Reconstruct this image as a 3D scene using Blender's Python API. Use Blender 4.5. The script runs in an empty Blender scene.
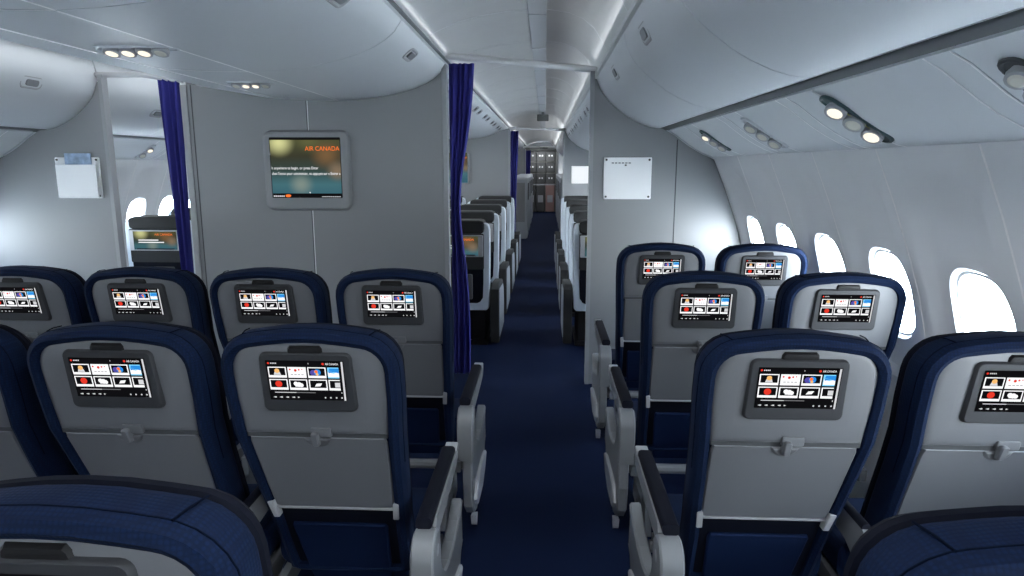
import bpy, bmesh, math, random
from mathutils import Vector, Matrix
random.seed(4)
SC = bpy.context.scene
COL = SC.collection
PI = math.pi
CX = -1.335            # centre line of the fuselage
YB = -2.6              # rear wall
YP = 4.48              # first partition
YQ = 11.0              # second partition
YG = 22.0              # galley face

# ------------------------------------------------------------------ materials
def new_mat(name):
    m = bpy.data.materials.new(name); m.use_nodes = True
    return m, m.node_tree, m.node_tree.nodes['Principled BSDF']

def plain(name, col, rough=.5, metal=0., spec=.5, bump=0., bscale=200., var=0.):
    m, nt, b = new_mat(name)
    b.inputs['Base Color'].default_value = (*col, 1)
    b.inputs['Roughness'].default_value = rough
    b.inputs['Metallic'].default_value = metal
    b.inputs['Specular IOR Level'].default_value = spec
    tc = nt.nodes.new('ShaderNodeTexCoord')
    nz = nt.nodes.new('ShaderNodeTexNoise'); nz.inputs['Scale'].default_value = bscale
    nz.inputs['Detail'].default_value = 3
    nt.links.new(tc.outputs['Object'], nz.inputs['Vector'])
    if bump:
        bp = nt.nodes.new('ShaderNodeBump'); bp.inputs['Strength'].default_value = bump
        bp.inputs['Distance'].default_value = .002
        nt.links.new(nz.outputs['Fac'], bp.inputs['Height'])
        nt.links.new(bp.outputs['Normal'], b.inputs['Normal'])
    if var:
        mx = nt.nodes.new('ShaderNodeMix'); mx.data_type = 'RGBA'
        mx.inputs[6].default_value = (*[c*(1-var) for c in col], 1)
        mx.inputs[7].default_value = (*[min(1, c*(1+var)) for c in col], 1)
        nt.links.new(nz.outputs['Fac'], mx.inputs[0])
        nt.links.new(mx.outputs[2], b.inputs['Base Color'])
    return m

def fabric(name, c1, c2, scale, rough=.85):
    m, nt, b = new_mat(name)
    b.inputs['Roughness'].default_value = rough
    b.inputs['Specular IOR Level'].default_value = .15
    tc = nt.nodes.new('ShaderNodeTexCoord')
    vo = nt.nodes.new('ShaderNodeTexVoronoi'); vo.inputs['Scale'].default_value = scale
    vo.inputs['Randomness'].default_value = .12
    rp = nt.nodes.new('ShaderNodeValToRGB')
    rp.color_ramp.elements[0].position = .25; rp.color_ramp.elements[0].color = (*c2, 1)
    rp.color_ramp.elements[1].position = .55; rp.color_ramp.elements[1].color = (*c1, 1)
    nt.links.new(tc.outputs['Object'], vo.inputs['Vector'])
    nt.links.new(vo.outputs['Distance'], rp.inputs['Fac'])
    nt.links.new(rp.outputs['Color'], b.inputs['Base Color'])
    bp = nt.nodes.new('ShaderNodeBump'); bp.inputs['Strength'].default_value = .4
    bp.inputs['Distance'].default_value = .002; bp.invert = True
    nt.links.new(vo.outputs['Distance'], bp.inputs['Height'])
    nt.links.new(bp.outputs['Normal'], b.inputs['Normal'])
    return m

def emit(name, col, strength=1.):
    m = bpy.data.materials.new(name); m.use_nodes = True
    nt = m.node_tree; nt.nodes.clear()
    o = nt.nodes.new('ShaderNodeOutputMaterial'); e = nt.nodes.new('ShaderNodeEmission')
    e.inputs['Color'].default_value = (*col, 1); e.inputs['Strength'].default_value = strength
    nt.links.new(e.outputs[0], o.inputs[0])
    return m

def screen_picture(name, x0, x1, z0, z1, strength):
    """the soft gold-to-teal picture a welcome screen shows (object coordinates)"""
    m = bpy.data.materials.new(name); m.use_nodes = True
    nt = m.node_tree; nt.nodes.clear(); N = nt.nodes.new; L = nt.links.new
    o = N('ShaderNodeOutputMaterial'); e = N('ShaderNodeEmission'); e.inputs['Strength'].default_value = strength
    tc = N('ShaderNodeTexCoord'); sp = N('ShaderNodeSeparateXYZ'); L(tc.outputs['Object'], sp.inputs[0])
    mr = N('ShaderNodeMapRange'); mr.inputs[1].default_value = z0; mr.inputs[2].default_value = z1
    L(sp.outputs['Z'], mr.inputs[0])
    rp = N('ShaderNodeValToRGB'); cr = rp.color_ramp
    cols = [(0, (.03, .09, .12)), (.22, (.045, .12, .14)), (.45, (.03, .05, .045)), (.7, (.035, .035, .022)), (1, (.06, .065, .03))]
    cr.elements[0].position, cr.elements[0].color = cols[0][0], (*cols[0][1], 1)
    cr.elements[1].position, cr.elements[1].color = cols[-1][0], (*cols[-1][1], 1)
    for p, c in cols[1:-1]:
        q = cr.elements.new(p); q.color = (*c, 1)
    L(mr.outputs[0], rp.inputs[0])
    prev = rp.outputs[0]
    w = x1 - x0; h = z1 - z0
    for (u, v, r, c) in ((.13, .93, .26, (.60, .60, .28)), (.80, .72, .28, (.16, .09, .04)), (.42, .22, .22, (.18, .22, .19)),
                         (.95, .45, .20, (.20, .14, .09)), (.55, .98, .25, (.10, .10, .04))):
        vm = N('ShaderNodeVectorMath'); vm.operation = 'DISTANCE'
        sc_ = N('ShaderNodeVectorMath'); sc_.operation = 'MULTIPLY'; sc_.inputs[1].default_value = (1, 0, 1.1)
        L(tc.outputs['Object'], sc_.inputs[0]); L(sc_.outputs[0], vm.inputs[0])
        vm.inputs[1].default_value = (x0+u*w, 0, (z0+v*h)*1.1)
        m2 = N('ShaderNodeMapRange'); m2.interpolation_type = 'SMOOTHSTEP'
        m2.inputs[1].default_value = 0; m2.inputs[2].default_value = r*w; m2.inputs[3].default_value = .85; m2.inputs[4].default_value = 0
        L(vm.outputs['Value'], m2.inputs[0])
        mx = N('ShaderNodeMix'); mx.data_type = 'RGBA'
        L(m2.outputs[0], mx.inputs[0]); L(prev, mx.inputs[6]); mx.inputs[7].default_value = (*c, 1)
        prev = mx.outputs[2]
    L(prev, e.inputs['Color']); L(e.outputs[0], o.inputs[0])
    return m

M = {}
M['wall'] = plain('wall_laminate', (.24, .248, .26), .55, bump=.05, bscale=300, var=.03)
M['side'] = plain('sidewall_plastic', (.83, .86, .89), .45, var=.02, bscale=8)
M['bin'] = plain('bin_plastic', (.64, .67, .70), .42, var=.015, bscale=5)
M['psu'] = plain('service_panel_plastic', (.66, .69, .72), .45, var=.02, bscale=6)
M['ceil'] = plain('ceiling_gloss', (.80, .81, .80), .28, var=.05, bscale=6)
M['seam'] = plain('seam_highlight', (.97, .98, .99), .3)  # near-white colour stands in for the bright glints on panel joints
M['edge'] = plain('edge_grey', (.29, .30, .315), .5)
M['groove'] = plain('groove_dark', (.05, .055, .06), .7)
M['trim'] = plain('trim_white', (.74, .75, .76), .4)
M['alu'] = plain('grey_arm_plastic', (.19, .20, .212), .4, var=.03, bscale=40)
M['lite'] = plain('light_grey_plastic', (.40, .41, .43), .4)
M['navy'] = fabric('navy_fabric', (.0009, .0056, .023), (.0017, .0098, .036), 150)
M['navyf'] = plain('navy_leather', (.0007, .0018, .007), .8, spec=.15, bump=.1, bscale=150, var=.1)
M['navyp'] = plain('navy_pocket', (.0016, .0085, .036), .8, spec=.15, bump=.15, bscale=400, var=.12)
M['pipe'] = plain('navy_piping', (.001, .003, .010), .9, spec=.05)
M['grey'] = plain('seatback_grey', (.118, .125, .136), .55, bump=.08, bscale=350, var=.03)
M['bezel'] = plain('bezel_dark', (.030, .032, .036), .55, spec=.3)
M['black'] = plain('black_plastic', (.008, .008, .009), .6, spec=.2)
M['pad'] = plain('armrest_leather', (.002, .003, .009), .75, spec=.2, bump=.1, bscale=120)
M['carpet'] = plain('carpet_navy', (.0045, .010, .034), .95, spec=.1, bump=.5, bscale=500, var=.28)
M['curtain'] = plain('curtain_blue', (.026, .026, .18), .8, spec=.2, bump=.1, bscale=250, var=.1)
M['white'] = plain('paper_white', (.93, .94, .95), .6)
M['shellw'] = plain('shell_white', (.60, .67, .74), .4)
M['dark'] = plain('charcoal_fabric', (.016, .017, .018), .85, bump=.2, bscale=300, var=.15)
M['dgrey'] = plain('charcoal_panel', (.07, .072, .072), .6)
M['podg'] = plain('pod_grey', (.36, .39, .43), .5)
M['chrome'] = plain('satin_metal', (.6, .61, .63), .28, metal=.9)
M['galley'] = plain('galley_grey', (.22, .225, .21), .5)
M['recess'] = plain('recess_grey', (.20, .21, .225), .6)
M['hull'] = plain('hull_skin', (.15, .15, .15), .8)
M['lamp'] = emit('lamp_warm', (1., .90, .72), 1.0)
M['lampoff'] = plain('lamp_lens', (.72, .70, .62), .25)
M['green'] = plain('unit_green', (.03, .07, .075), .4)
M['yellow'] = plain('unit_yellow', (.55, .55, .03), .4)
M['e_black'] = emit('screen_black', (.004, .004, .005), 1)
M['e_white'] = emit('screen_white', (.82, .82, .84), 1)
M['e_soft'] = emit('screen_soft_white', (.55, .55, .57), 1)
M['e_red'] = emit('screen_red', (.62, .035, .02), 1)
M['e_orange'] = emit('screen_orange', (.85, .16, .03), 1)
M['e_gold'] = emit('screen_gold', (.75, .42, .14), 1)
M['e_blue'] = emit('screen_blue', (.02, .22, .62), 1)
M['e_cyan'] = emit('screen_cyan', (.18, .55, .80), 1)
M['e_violet'] = emit('screen_violet', (.07, .06, .30), 1)
M['e_grey'] = emit('screen_grey', (.16, .16, .17), 1)
M['e_paper'] = emit('card_glow', (.70, .74, .78), 1)  # emission brightens a plain paper card that is no light source
M['pink'] = plain('cart_pink', (.35, .22, .20), .5)
M['booklet'] = plain('booklet_print', (.30, .40, .58), .5, bscale=22, var=.8)

m, nt, b = new_mat('window_pane')
b.inputs['Base Color'].default_value = (.9, .96, 1, 1); b.inputs['Roughness'].default_value = .03
nt.nodes.remove(b)
tr = nt.nodes.new('ShaderNodeBsdfTransparent'); tr.inputs[0].default_value = (.93, .97, 1, 1)
gl = nt.nodes.new('ShaderNodeBsdfGlossy'); gl.inputs['Roughness'].default_value = .05
ms = nt.nodes.new('ShaderNodeMixShader'); ms.inputs[0].default_value = .06
nt.links.new(tr.outputs[0], ms.inputs[1]); nt.links.new(gl.outputs[0], ms.inputs[2])
nt.links.new(ms.outputs[0], nt.nodes['Material Output'].inputs[0])
M['pane'] = m

# ------------------------------------------------------------------ mesh helpers
class MB:
    """collects faces with material slots, then becomes ONE mesh"""
    def __init__(s): s.bm = bmesh.new(); s.mats = []
    def mi(s, mat):
        if mat not in s.mats: s.mats.append(mat)
        return s.mats.index(mat)
    def face(s, vs, mat, smooth=False):
        try: f = s.bm.faces.new(vs)
        except ValueError: return None
        f.material_index = s.mi(mat); f.smooth = smooth
        return f
    def box(s, x0, x1, y0, y1, z0, z1, mat, bev=0.):
        vs = [s.bm.verts.new((x, y, z)) for x in (x0, x1) for y in (y0, y1) for z in (z0, z1)]
        fs = [s.face([vs[i] for i in q], mat) for q in ((0, 1, 3, 2), (4, 6, 7, 5), (0, 4, 5, 1), (2, 3, 7, 6), (0, 2, 6, 4), (1, 5, 7, 3))]
        if bev:
            es = list({e for f in fs for e in f.edges})
            r = bmesh.ops.bevel(s.bm, geom=es, offset=bev, segments=2, affect='EDGES', profile=.5)
            for f in r['faces']: f.smooth = True; f.material_index = s.mi(mat)
        return s
    def loft(s, loops, mat, cap0=True, cap1=True, smooth=True, closed=True):
        L = [[s.bm.verts.new(p) for p in lp] for lp in loops]
        n = len(L[0])
        for a, b_ in zip(L, L[1:]):
            for i in range(n if closed else n-1):
                s.face([a[i], a[(i+1) % n], b_[(i+1) % n], b_[i]], mat, smooth)
        if cap0: s.face(list(reversed(L[0])), mat)
        if cap1: s.face(L[-1], mat)
        return s
    def tube(s, pts, r, mat, n=6, cap=True):
        pts = [Vector(p) for p in pts]; loops = []
        for i, p in enumerate(pts):
            d = (pts[min(i+1, len(pts)-1)]-pts[max(i-1, 0)]).normalized()
            a = d.cross(Vector((0, 0, 1)))
            if a.length < 1e-3: a = d.cross(Vector((0, 1, 0)))
            a.normalize(); c = d.cross(a)
            loops.append([p+a*r*math.cos(2*PI*k/n)+c*r*math.sin(2*PI*k/n) for k in range(n)])
        return s.loft(loops, mat, cap, cap)
    def poly(s, pts, mat):
        s.face([s.bm.verts.new(p) for p in pts], mat); return s
    def prism(s, pts, fn, a, b_, mat, smooth=False):
        """2-D outline -> 3-D by fn(u, v, w), from w=a to w=b"""
        return s.loft([[fn(u, v, a) for u, v in pts], [fn(u, v, b_) for u, v in pts]], mat, smooth=smooth)
    def mesh(s, name, recalc=True):
        if recalc: bmesh.ops.recalc_face_normals(s.bm, faces=s.bm.faces)
        for e in s.bm.edges:
            if len(e.link_faces) == 2 and e.calc_face_angle(0) > .62: e.smooth = False
        me = bpy.data.meshes.new(name); s.bm.to_mesh(me); s.bm.free()
        for m_ in s.mats: me.materials.append(M[m_])
        return me
    def build(s, name, parent=None, loc=None, recalc=True):
        o = bpy.data.objects.new(name, s.mesh(name, recalc)); COL.objects.link(o)
        if parent: o.parent = parent
        if loc: o.location = loc
        return o

def tag(o, label=None, cat=None, group=None, kind=None):
    if label: o['label'] = label
    if cat: o['category'] = cat
    if group: o['group'] = group
    if kind: o['kind'] = kind
    return o
def thing(name, label, cat, loc=(0, 0, 0), group=None):
    o = bpy.data.objects.new(name, None); COL.objects.link(o); o.location = loc
    o.empty_display_size = .1
    return tag(o, label, cat, group)
def dup(root, loc, label, group=None):
    r = root.copy(); COL.objects.link(r); r.location = loc; r['label'] = label
    if group: r['group'] = group
    for ch in list(root.children):
        c = ch.copy(); COL.objects.link(c); c.parent = r
        for g in list(ch.children):
            d = g.copy(); COL.objects.link(d); d.parent = c
    return r

def offset_loop(pts, d):
    """shift a closed CCW 2-D outline inwards by d"""
    n = len(pts); out = []
    for i in range(n):
        p0, p1, p2 = Vector(pts[i-1]), Vector(pts[i]), Vector(pts[(i+1) % n])
        a = (p1-p0); b_ = (p2-p1)
        if a.length < 1e-9: a = b_
        if b_.length < 1e-9: b_ = a
        a = a.normalized(); b_ = b_.normalized()
        na = Vector((-a.y, a.x)); nb = Vector((-b_.y, b_.x))
        nn = na+nb
        if nn.length < 1e-6: nn = na
        nn.normalize()
        k = max(.5, nn.dot(na))
        q = p1+nn*(d/k); out.append((q.x, q.y))
    return out
def rrect(x0, x1, z0, z1, r, n=5):
    pts = []
    for cx, cz, a0 in ((x1-r, z0+r, -PI/2), (x1-r, z1-r, 0), (x0+r, z1-r, PI/2), (x0+r, z0+r, PI)):
        for k in range(n+1):
            a = a0+PI/2*k/n
            pts.append((cx+r*math.cos(a), cz+r*math.sin(a)))
    return pts
def arc(cx, cz, rx, rz, a0, a1, n):
    return [(cx+rx*math.cos(a0+(a1-a0)*k/n), cz+rz*math.sin(a0+(a1-a0)*k/n)) for k in range(n+1)]

_txt = {}
def add_text(mb, body, mat, x0, x1, zbase, y, to, size=None):
    """letters laid flat on a panel: fitted between x0 and x1 on the base line"""
    if body not in _txt:
        cu = bpy.data.curves.new('lettering', 'FONT'); cu.body = body; cu.size = 1
        ob = bpy.data.objects.new('lettering', cu); COL.objects.link(ob)
        dg = bpy.context.evaluated_depsgraph_get()
        me = bpy.data.meshes.new_from_object(ob.evaluated_get(dg))
        vs = [v.co.copy() for v in me.vertices]; fs = [list(p.vertices) for p in me.polygons]
        bpy.data.objects.remove(ob); bpy.data.curves.remove(cu); bpy.data.meshes.remove(me)
        _txt[body] = (vs, fs)
    vs, fs = _txt[body]
    mnx = min(v.x for v in vs); mxx = max(v.x for v in vs)
    k = (x1-x0)/(mxx-mnx); kz = size if size else k
    nv = [mb.bm.verts.new(to(x0+(v.x-mnx)*k, y, zbase+v.y*kz)) for v in vs]
    for f in fs: mb.face([nv[i] for i in f], mat)

# ------------------------------------------------------------------ economy seat
LEAN = .2
def lean(x, y, z): return (x, y+(1.13-z)*LEAN+max(0, .85-z)*.24, z)
def back_outline():
    half = [(0, .33), (.15, .33), (.180, .345), (.187, .52), (.193, .60), (.203, .76), (.210, .86), (.214, .95), (.214, 1.025)]
    half += [(.214-.088*(1-math.cos(t)), 1.025+.092*math.sin(t)) for t in (.25, .5, .75, 1.0, 1.25, 1.45)]
    half += [(.10, 1.122), (.05, 1.128)]
    right = half; left = [(-x, z) for x, z in reversed(half[1:])]
    return right+[(0, 1.13)]+left
OUT = back_outline()
def slab(mb, pts, layers, mat, fn=lean):
    mb.loft([[fn(x, y, z) for x, z in offset_loop(pts, d)] for d, y in layers], mat)
    return mb
def half_to_full(half):
    return half+[(-x, z) for x, z in reversed(half) if x > 1e-6]

def screen_mesh():
    mb = MB(); W, H = .184, .102; X0, Z0, Y = -W/2, .955, -.0308
    to = lambda x, y, z: (x, y, z)
    def q(u0, u1, v0, v1, mat, l):
        y = Y-.0003*l
        mb.poly([(X0+u*W, y, Z0+v*H) for u, v in ((u0, v0), (u1, v0), (u1, v1), (u0, v1))], mat)
    def pg(pts, mat, l):
        mb.poly([(X0+u*W, Y-.0003*l, Z0+v*H) for u, v in pts], mat)
    def disc(u, v, r, mat, l, sx=1.):
        pg([(u+r*sx*math.cos(t*PI/6), v+r*W/H*math.sin(t*PI/6)) for t in range(12)], mat, l)
    q(0, 1, 0, 1, 'e_black', 0)
    disc(.035, .93, .014, 'e_red', 1)
    for u in (.062, .083, .104, .125): q(u, u+.014, .915, .945, 'e_soft', 1)
    q(.545, .553, .915, .945, 'e_soft', 1)
    disc(.735, .925, .016, 'e_red', 1)
    add_text(mb, 'AIR CANADA', 'e_white', X0+.765*W, X0+.93*W, Z0+.9*H, Y-.0004, to, .0075)
    cols = ((.02, .255), (.275, .51), (.53, .765), (.785, .93))
    for r, (v0, v1) in enumerate(((.57, .84), (.26, .53))):
        for c, (u0, u1) in enumerate(cols):
            q(u0, u1, v0, v1, 'e_white' if not (r == 0 and c == 3) else 'e_cyan', 1)
            if (r, c) not in ((0, 1), (0, 3)):
                q(u0+.014, u1-(.014 if c < 3 else 0), v0+.06, v1-.022, 'e_black', 2)
    # pictures in the tiles
    pg([(.09, .64), (.185, .64), (.17, .72), (.105, .72)], 'e_soft', 3); disc(.137, .745, .032, 'e_gold', 4)
    for u, v, rr in ((.305, .78, .012), (.375, .76, .018), (.42, .775, .012), (.46, .785, .008)): disc(u, v, rr, 'e_red', 3)
    for k in range(4): q(.31+.045*k, .34+.045*k, .645, .66, 'e_grey', 3)
    disc(.60, .705, .04, 'e_violet', 3); disc(.655, .715, .045, 'e_blue', 4); disc(.64, .735, .022, 'e_orange', 5); disc(.65, .67, .018, 'e_gold', 5)
    pg([(.79, .6), (.93, .6), (.93, .74), (.86, .69), (.79, .73)], 'e_white', 3); pg([(.80, .76), (.93, .73), (.93, .82), (.81, .82)], 'e_blue', 3)
    pg([(.80, .70), (.87, .73), (.93, .70), (.93, .745), (.80, .75)], 'e_blue', 4)
    disc(.137, .41, .045, 'e_red', 3)
    disc(.36, .42, .03, 'e_white', 3); disc(.40, .40, .035, 'e_white', 3.3); disc(.43, .385, .028, 'e_white', 3.6); q(.35, .45, .345, .38, 'e_white', 3.8)
    pg([(.60, .355), (.675, .365), (.70, .44), (.63, .43)], 'e_white', 3)
    q(.865, .93, .34, .46, 'e_soft', 3)
    q(.07, .60, .185, .203, 'e_grey', 1); q(.07, .35, .185, .203, 'e_soft', 2); q(.935, .945, .18, .215, 'e_soft', 1)
    for u in (.06, .14, .22, .30): pg([(u-.02, .07), (u+.012, .05), (u+.012, .09)], 'e_soft', 1); q(u+.012, u+.024, .055, .085, 'e_soft', 1)
    pg([(.36, .05), (.39, .07), (.36, .09)], 'e_soft', 1)
    for u in (.72, .79, .865, .935): disc(u, .07, .011, 'e_soft', 1)
    q(.965, .988, .0, .985, 'e_soft', 2)
    return mb.mesh('screen', recalc=False)

MESH = {}
def seat_meshes():
    mb = MB(); slab(mb, OUT, [(.06, .024), (.036, .022), (.031, .003), (.019, -.004), (.006, .005), (0, .024), (0, .072), (.012, .096), (.04, .102)], 'navy'); MESH['backrest'] = mb.mesh('backrest')
    mb = MB(); slab(mb, OUT, [(.016, .098), (.009, .104), (.008, .114), (.02, .132), (.06, .14)], 'navyf'); MESH['back_cushion'] = mb.mesh('back_cushion')
    # seams of the fabric cover
    mb = MB(); up = [p for p in OUT if p[1] > .66]
    i0 = next(i for i, p in enumerate(OUT) if p[1] > .66 and p[0] > 0)
    loop = [p for p in OUT[i0:] if p[1] > .66]
    mb.tube([lean(x*1.001, .026, z-.0004) for x, z in loop], .0016, 'pipe')
    for s in (-1, 1):
        mb.tube([lean(s*.150, .024, 1.115), lean(s*.155, .05, 1.116), lean(s*.16, .085, 1.1125)], .0015, 'pipe')
    MESH['piping'] = mb.mesh('piping')
    # upper grey shell
    up = half_to_full([(.176, .853), (.183, .95), (.183, 1.015)] + [(.183-.064*(1-math.cos(t)), 1.015+.081*math.sin(t)) for t in (.3, .6, .9, 1.2, 1.45)] + [(.06, 1.0985), (.0, 1.10)])
    mb = MB(); slab(mb, up, [(-.004, .006), (0, -.003), (.006, -.007), (.018, -.010), (.05, -.012)], 'grey'); MESH['back_shell'] = mb.mesh('back_shell')
    mb = MB(); mb.box(-.174, .174, -.007, .004, .844, .856, 'groove')
    for v in mb.bm.verts: v.co = lean(*v.co)
    MESH['seam_gap'] = mb.mesh('seam_gap')
    tray = half_to_full([(0, .600), (.148, .600), (.160, .606), (.165, .68), (.171, .83), (.167, .846), (.0, .848)][1:-1])
    mb = MB(); slab(mb, tray, [(0, .0), (0, -.005), (.004, -.0095)], 'grey'); MESH['tray_table'] = mb.mesh('tray_table')
    mb = MB(); mb.box(-.162, .162, -.013, .002, .5945, .6015, 'lite', .002)
    for v in mb.bm.verts: v.co = lean(*v.co)
    MESH['tray_edge'] = mb.mesh('tray_edge')
    for s, nm in ((-1, 'hinge_l'), (1, 'hinge_r')):
        mb = MB(); mb.box(s*.166-.008, s*.166+.008, -.022, .012, .566, .624, 'lite', .003)
        for v in mb.bm.verts: v.co = lean(v.co.x + s*(v.co.z-.60)*.10, v.co.y, v.co.z)
        MESH[nm] = mb.mesh('tray_hinge')
    # latch
    mb = MB()
    pts = [(.032*math.cos(t), .843+.028*math.sin(t)) for t in [PI+PI*k/10 for k in range(11)]]
    slab(mb, pts, [(0, -.004), (0, -.012), (.005, -.015)], 'grey')
    MESH['latch_plate'] = mb.mesh('latch_plate')
    mb = MB(); slab(mb, rrect(-.009, .009, .824, .864, .006, 3), [(0, -.010), (0, -.026), (.003, -.030)], 'grey')
    MESH['latch_lever'] = mb.mesh('latch_lever')
    mb = MB(); slab(mb, rrect(-.012, .040, .849, .873, .004, 3), [(0, -.006), (0, -.0145), (.002, -.0155)], 'grey')
    MESH['latch_recess'] = mb.mesh('latch_recess')
    # monitor
    up = lambda x, y, z: (x, y+.033+(1.0-z)*.18, z)
    bz = rrect(-.110, .110, .923, 1.074, .015, 4)
    bz = [(x*(1+.02*(1.0-z)/.08), z) for x, z in bz]
    mb = MB(); slab(mb, bz, [(-.005, .012), (-.002, -.016), (.0, -.026), (.003, -.0295)], 'bezel', up)
    MESH['monitor'] = mb.mesh('monitor')
    me = screen_mesh()
    for v in me.vertices: v.co = up(*v.co)
    MESH['screen'] = me
    mb = MB(); slab(mb, half_to_full([(.044, 1.066), (.041, 1.084), (.035, 1.091)]), [(-.003, .0), (0, -.018), (.004, -.024), (.01, -.0255)], 'black', up)
    MESH['sensor_bump'] = mb.mesh('sensor_bump')
    # lower back: dark slab standing in for shade under the tray, and pocket
    pk = half_to_full([(.114, .30), (.118, .315), (.132, .528), (.127, .538)])
    mb = MB(); slab(mb, pk, [(0, .03), (0, -.010), (.005, -.014)], 'navyp'); MESH['literature_pocket'] = mb.mesh('literature_pocket')
    mb = MB(); slab(mb, rrect(-.152, .152, .37, .598, .01, 2), [(0, .01), (0, -.003)], 'navyf'); MESH['tray_shade'] = mb.mesh('tray_shade')  # shade below the tray, painted as a dark slab
    # cushion
    mb = MB(); cs = rrect(-.222, .222, .33, .455, .045, 5)
    mb.loft([[(x, y, z-(.012 if y > .5 else 0)) for x, z in offset_loop(cs, d)] for d, y in ((.03, .30), (0, .32), (0, .58), (.012, .62), (.04, .64))], 'navy')
    MESH['seat_cushion'] = mb.mesh('seat_cushion')
    mb = MB(); mb.tube([(-.23, .235, .285), (.23, .235, .285)], .02, 'alu', 10); mb.tube([(-.23, .52, .30), (.23, .52, .30)], .02, 'alu', 10)
    for s in (-1, 1):
        mb.prism([(.19, .27), (.22, .26), (.56, .275), (.56, .325), (.19, .315)], lambda u, v, w: (w, u, v), s*.205-.012, s*.205+.012, 'alu')
    MESH['seat_frame'] = mb.mesh('seat_frame')
    for s, nm in ((-1, 'leg_l'), (1, 'leg_r')):
        mb = MB(); X = s*.14
        mb.prism([(.20, .0), (.27, .0), (.30, .05), (.44, .05), (.48, .0), (.56, .0), (.535, .285), (.49, .285), (.465, .10), (.29, .10), (.255, .315), (.205, .315)], lambda u, v, w: (w, u, v), X-.014, X+.014, 'alu')
        MESH[nm] = mb.mesh('leg')
    # armrests: inner (simple) for x = +/-.24 , aisle (with side shroud)
    for s, nm in ((-1, 'l'), (1, 'r')):
        X = s*.237
        arm = [(.10, .52), (.14, .50), (.20, .53), (.545, .565), (.575, .585), (.57, .605), (.12, .605), (.085, .58)]
        mb = MB(); mb.prism(arm, lambda u, v, w: (w, u, v), X-.011, X+.011, 'alu'); MESH['arm_'+nm] = mb.mesh('armrest')
        mb = MB(); mb.loft([[(x, y, z) for x, z in rrect(X-.0115, X+.0115, .598, .618, .008, 3)] for y in (.12, .56)], 'pad'); MESH['armpad_'+nm] = mb.mesh('arm_pad')
        # aisle arm
        X = s*.262
        cap = [(.015, .40), (.0, .47), (.0, .545)] + [(.062+.062*math.cos(t), .545+.058*math.sin(t)) for t in [PI-PI*k/8 for k in range(1, 8)]] + [(.124, .545), (.128, .48), (.16, .40)]
        mb = MB()
        lo = [[(xx, u, v) for u, v in offset_loop(list(reversed(cap)), d)] for d, xx in ((.006, X-.029), (0, X-.024), (0, X+.024), (.006, X+.029))]
        mb.loft(lo, 'alu')
        MESH['cap_'+nm] = mb.mesh('arm_cap')
        mb = MB(); mb.loft([[(X+s*.026*k_, .075+r_*math.cos(t), .545+r_*math.sin(t)) for t in [2*PI*q/12 for q in range(12)]] for k_, r_ in ((.95, .017), (1.12, .016), (1.15, .011))], 'lite')
        MESH['pivot_'+nm] = mb.mesh('pivot_cap')
        body = [(.105, .590), (.11, .555), (.20, .553), (.50, .568), (.545, .58), (.558, .60), (.54, .612), (.12, .608)]
        mb = MB(); mb.prism(body, lambda u, v, w: (w, u, v), X-.020, X+.020, 'alu'); MESH['aarm_'+nm] = mb.mesh('arm_beam')
        mb = MB(); mb.loft([[(x, y, z) for x, z in rrect(X-s*.006-.021, X-s*.006+.021, .600, .630, .010, 3)] for y in (.075, .09, .50, .515)], 'pad'); MESH['apad_'+nm] = mb.mesh('arm_pad')
        mb = MB(); mb.box(X-.020, X+.020, .515, .56, .598, .626, 'lite', .005); MESH['atip_'+nm] = mb.mesh('arm_tip')
        # shroud below the arm: concave top, stepped front, scooped bottom
        sh = [(.02, .44), (.02, .30), (.04, .20), (.10, .145), (.17, .12), (.30, .12), (.42, .145), (.50, .19), (.545, .245), (.565, .25), (.60, .262), (.585, .275), (.575, .37), (.60, .405),
              (.585, .415), (.50, .385), (.40, .372), (.30, .375), (.22, .395), (.165, .44), (.13, .50), (.06, .50)]
        lo = []
        for d, xx in ((.008, X+s*-.012), (.0, X-s*.008), (.0, X+s*.020), (.006, X+s*.026)):
            lo.append([(xx+s*(.014 if v < .27 and 0 else 0), u, v) for u, v in offset_loop(sh, d)])
        mb = MB(); mb.loft(lo, 'alu', smooth=False)
        MESH['shroud_'+nm] = mb.mesh('side_shroud')
        mb = MB()
        inner = offset_loop([(.07, .215), (.12, .17), (.30, .155), (.42, .185), (.49, .235), (.40, .26), (.24, .27), (.12, .27)], 0)
        mb.loft([[(X+s*x_, u, v) for u, v in offset_loop(inner, d)] for d, x_ in ((0, .020), (0, .034), (.006, .039))], 'lite')
        mb.prism([(.10, .130), (.16, .115), (.15, .085), (.13, .075), (.115, .088)], lambda u, v, w: (w, u, v), X+s*.008, X+s*.03, 'lite')
        MESH['foot_'+nm] = mb.mesh('shroud_panel')
seat_meshes()
for k in ('back_shell', 'seam_gap', 'tray_table', 'tray_edge', 'hinge_l', 'hinge_r', 'latch_plate', 'latch_lever', 'latch_recess', 'monitor', 'screen', 'sensor_bump', 'literature_pocket', 'tray_shade'):
    for v in MESH[k].vertices: v.co.y += .015      # the grey panels sit inside the raised fabric rim

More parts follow.
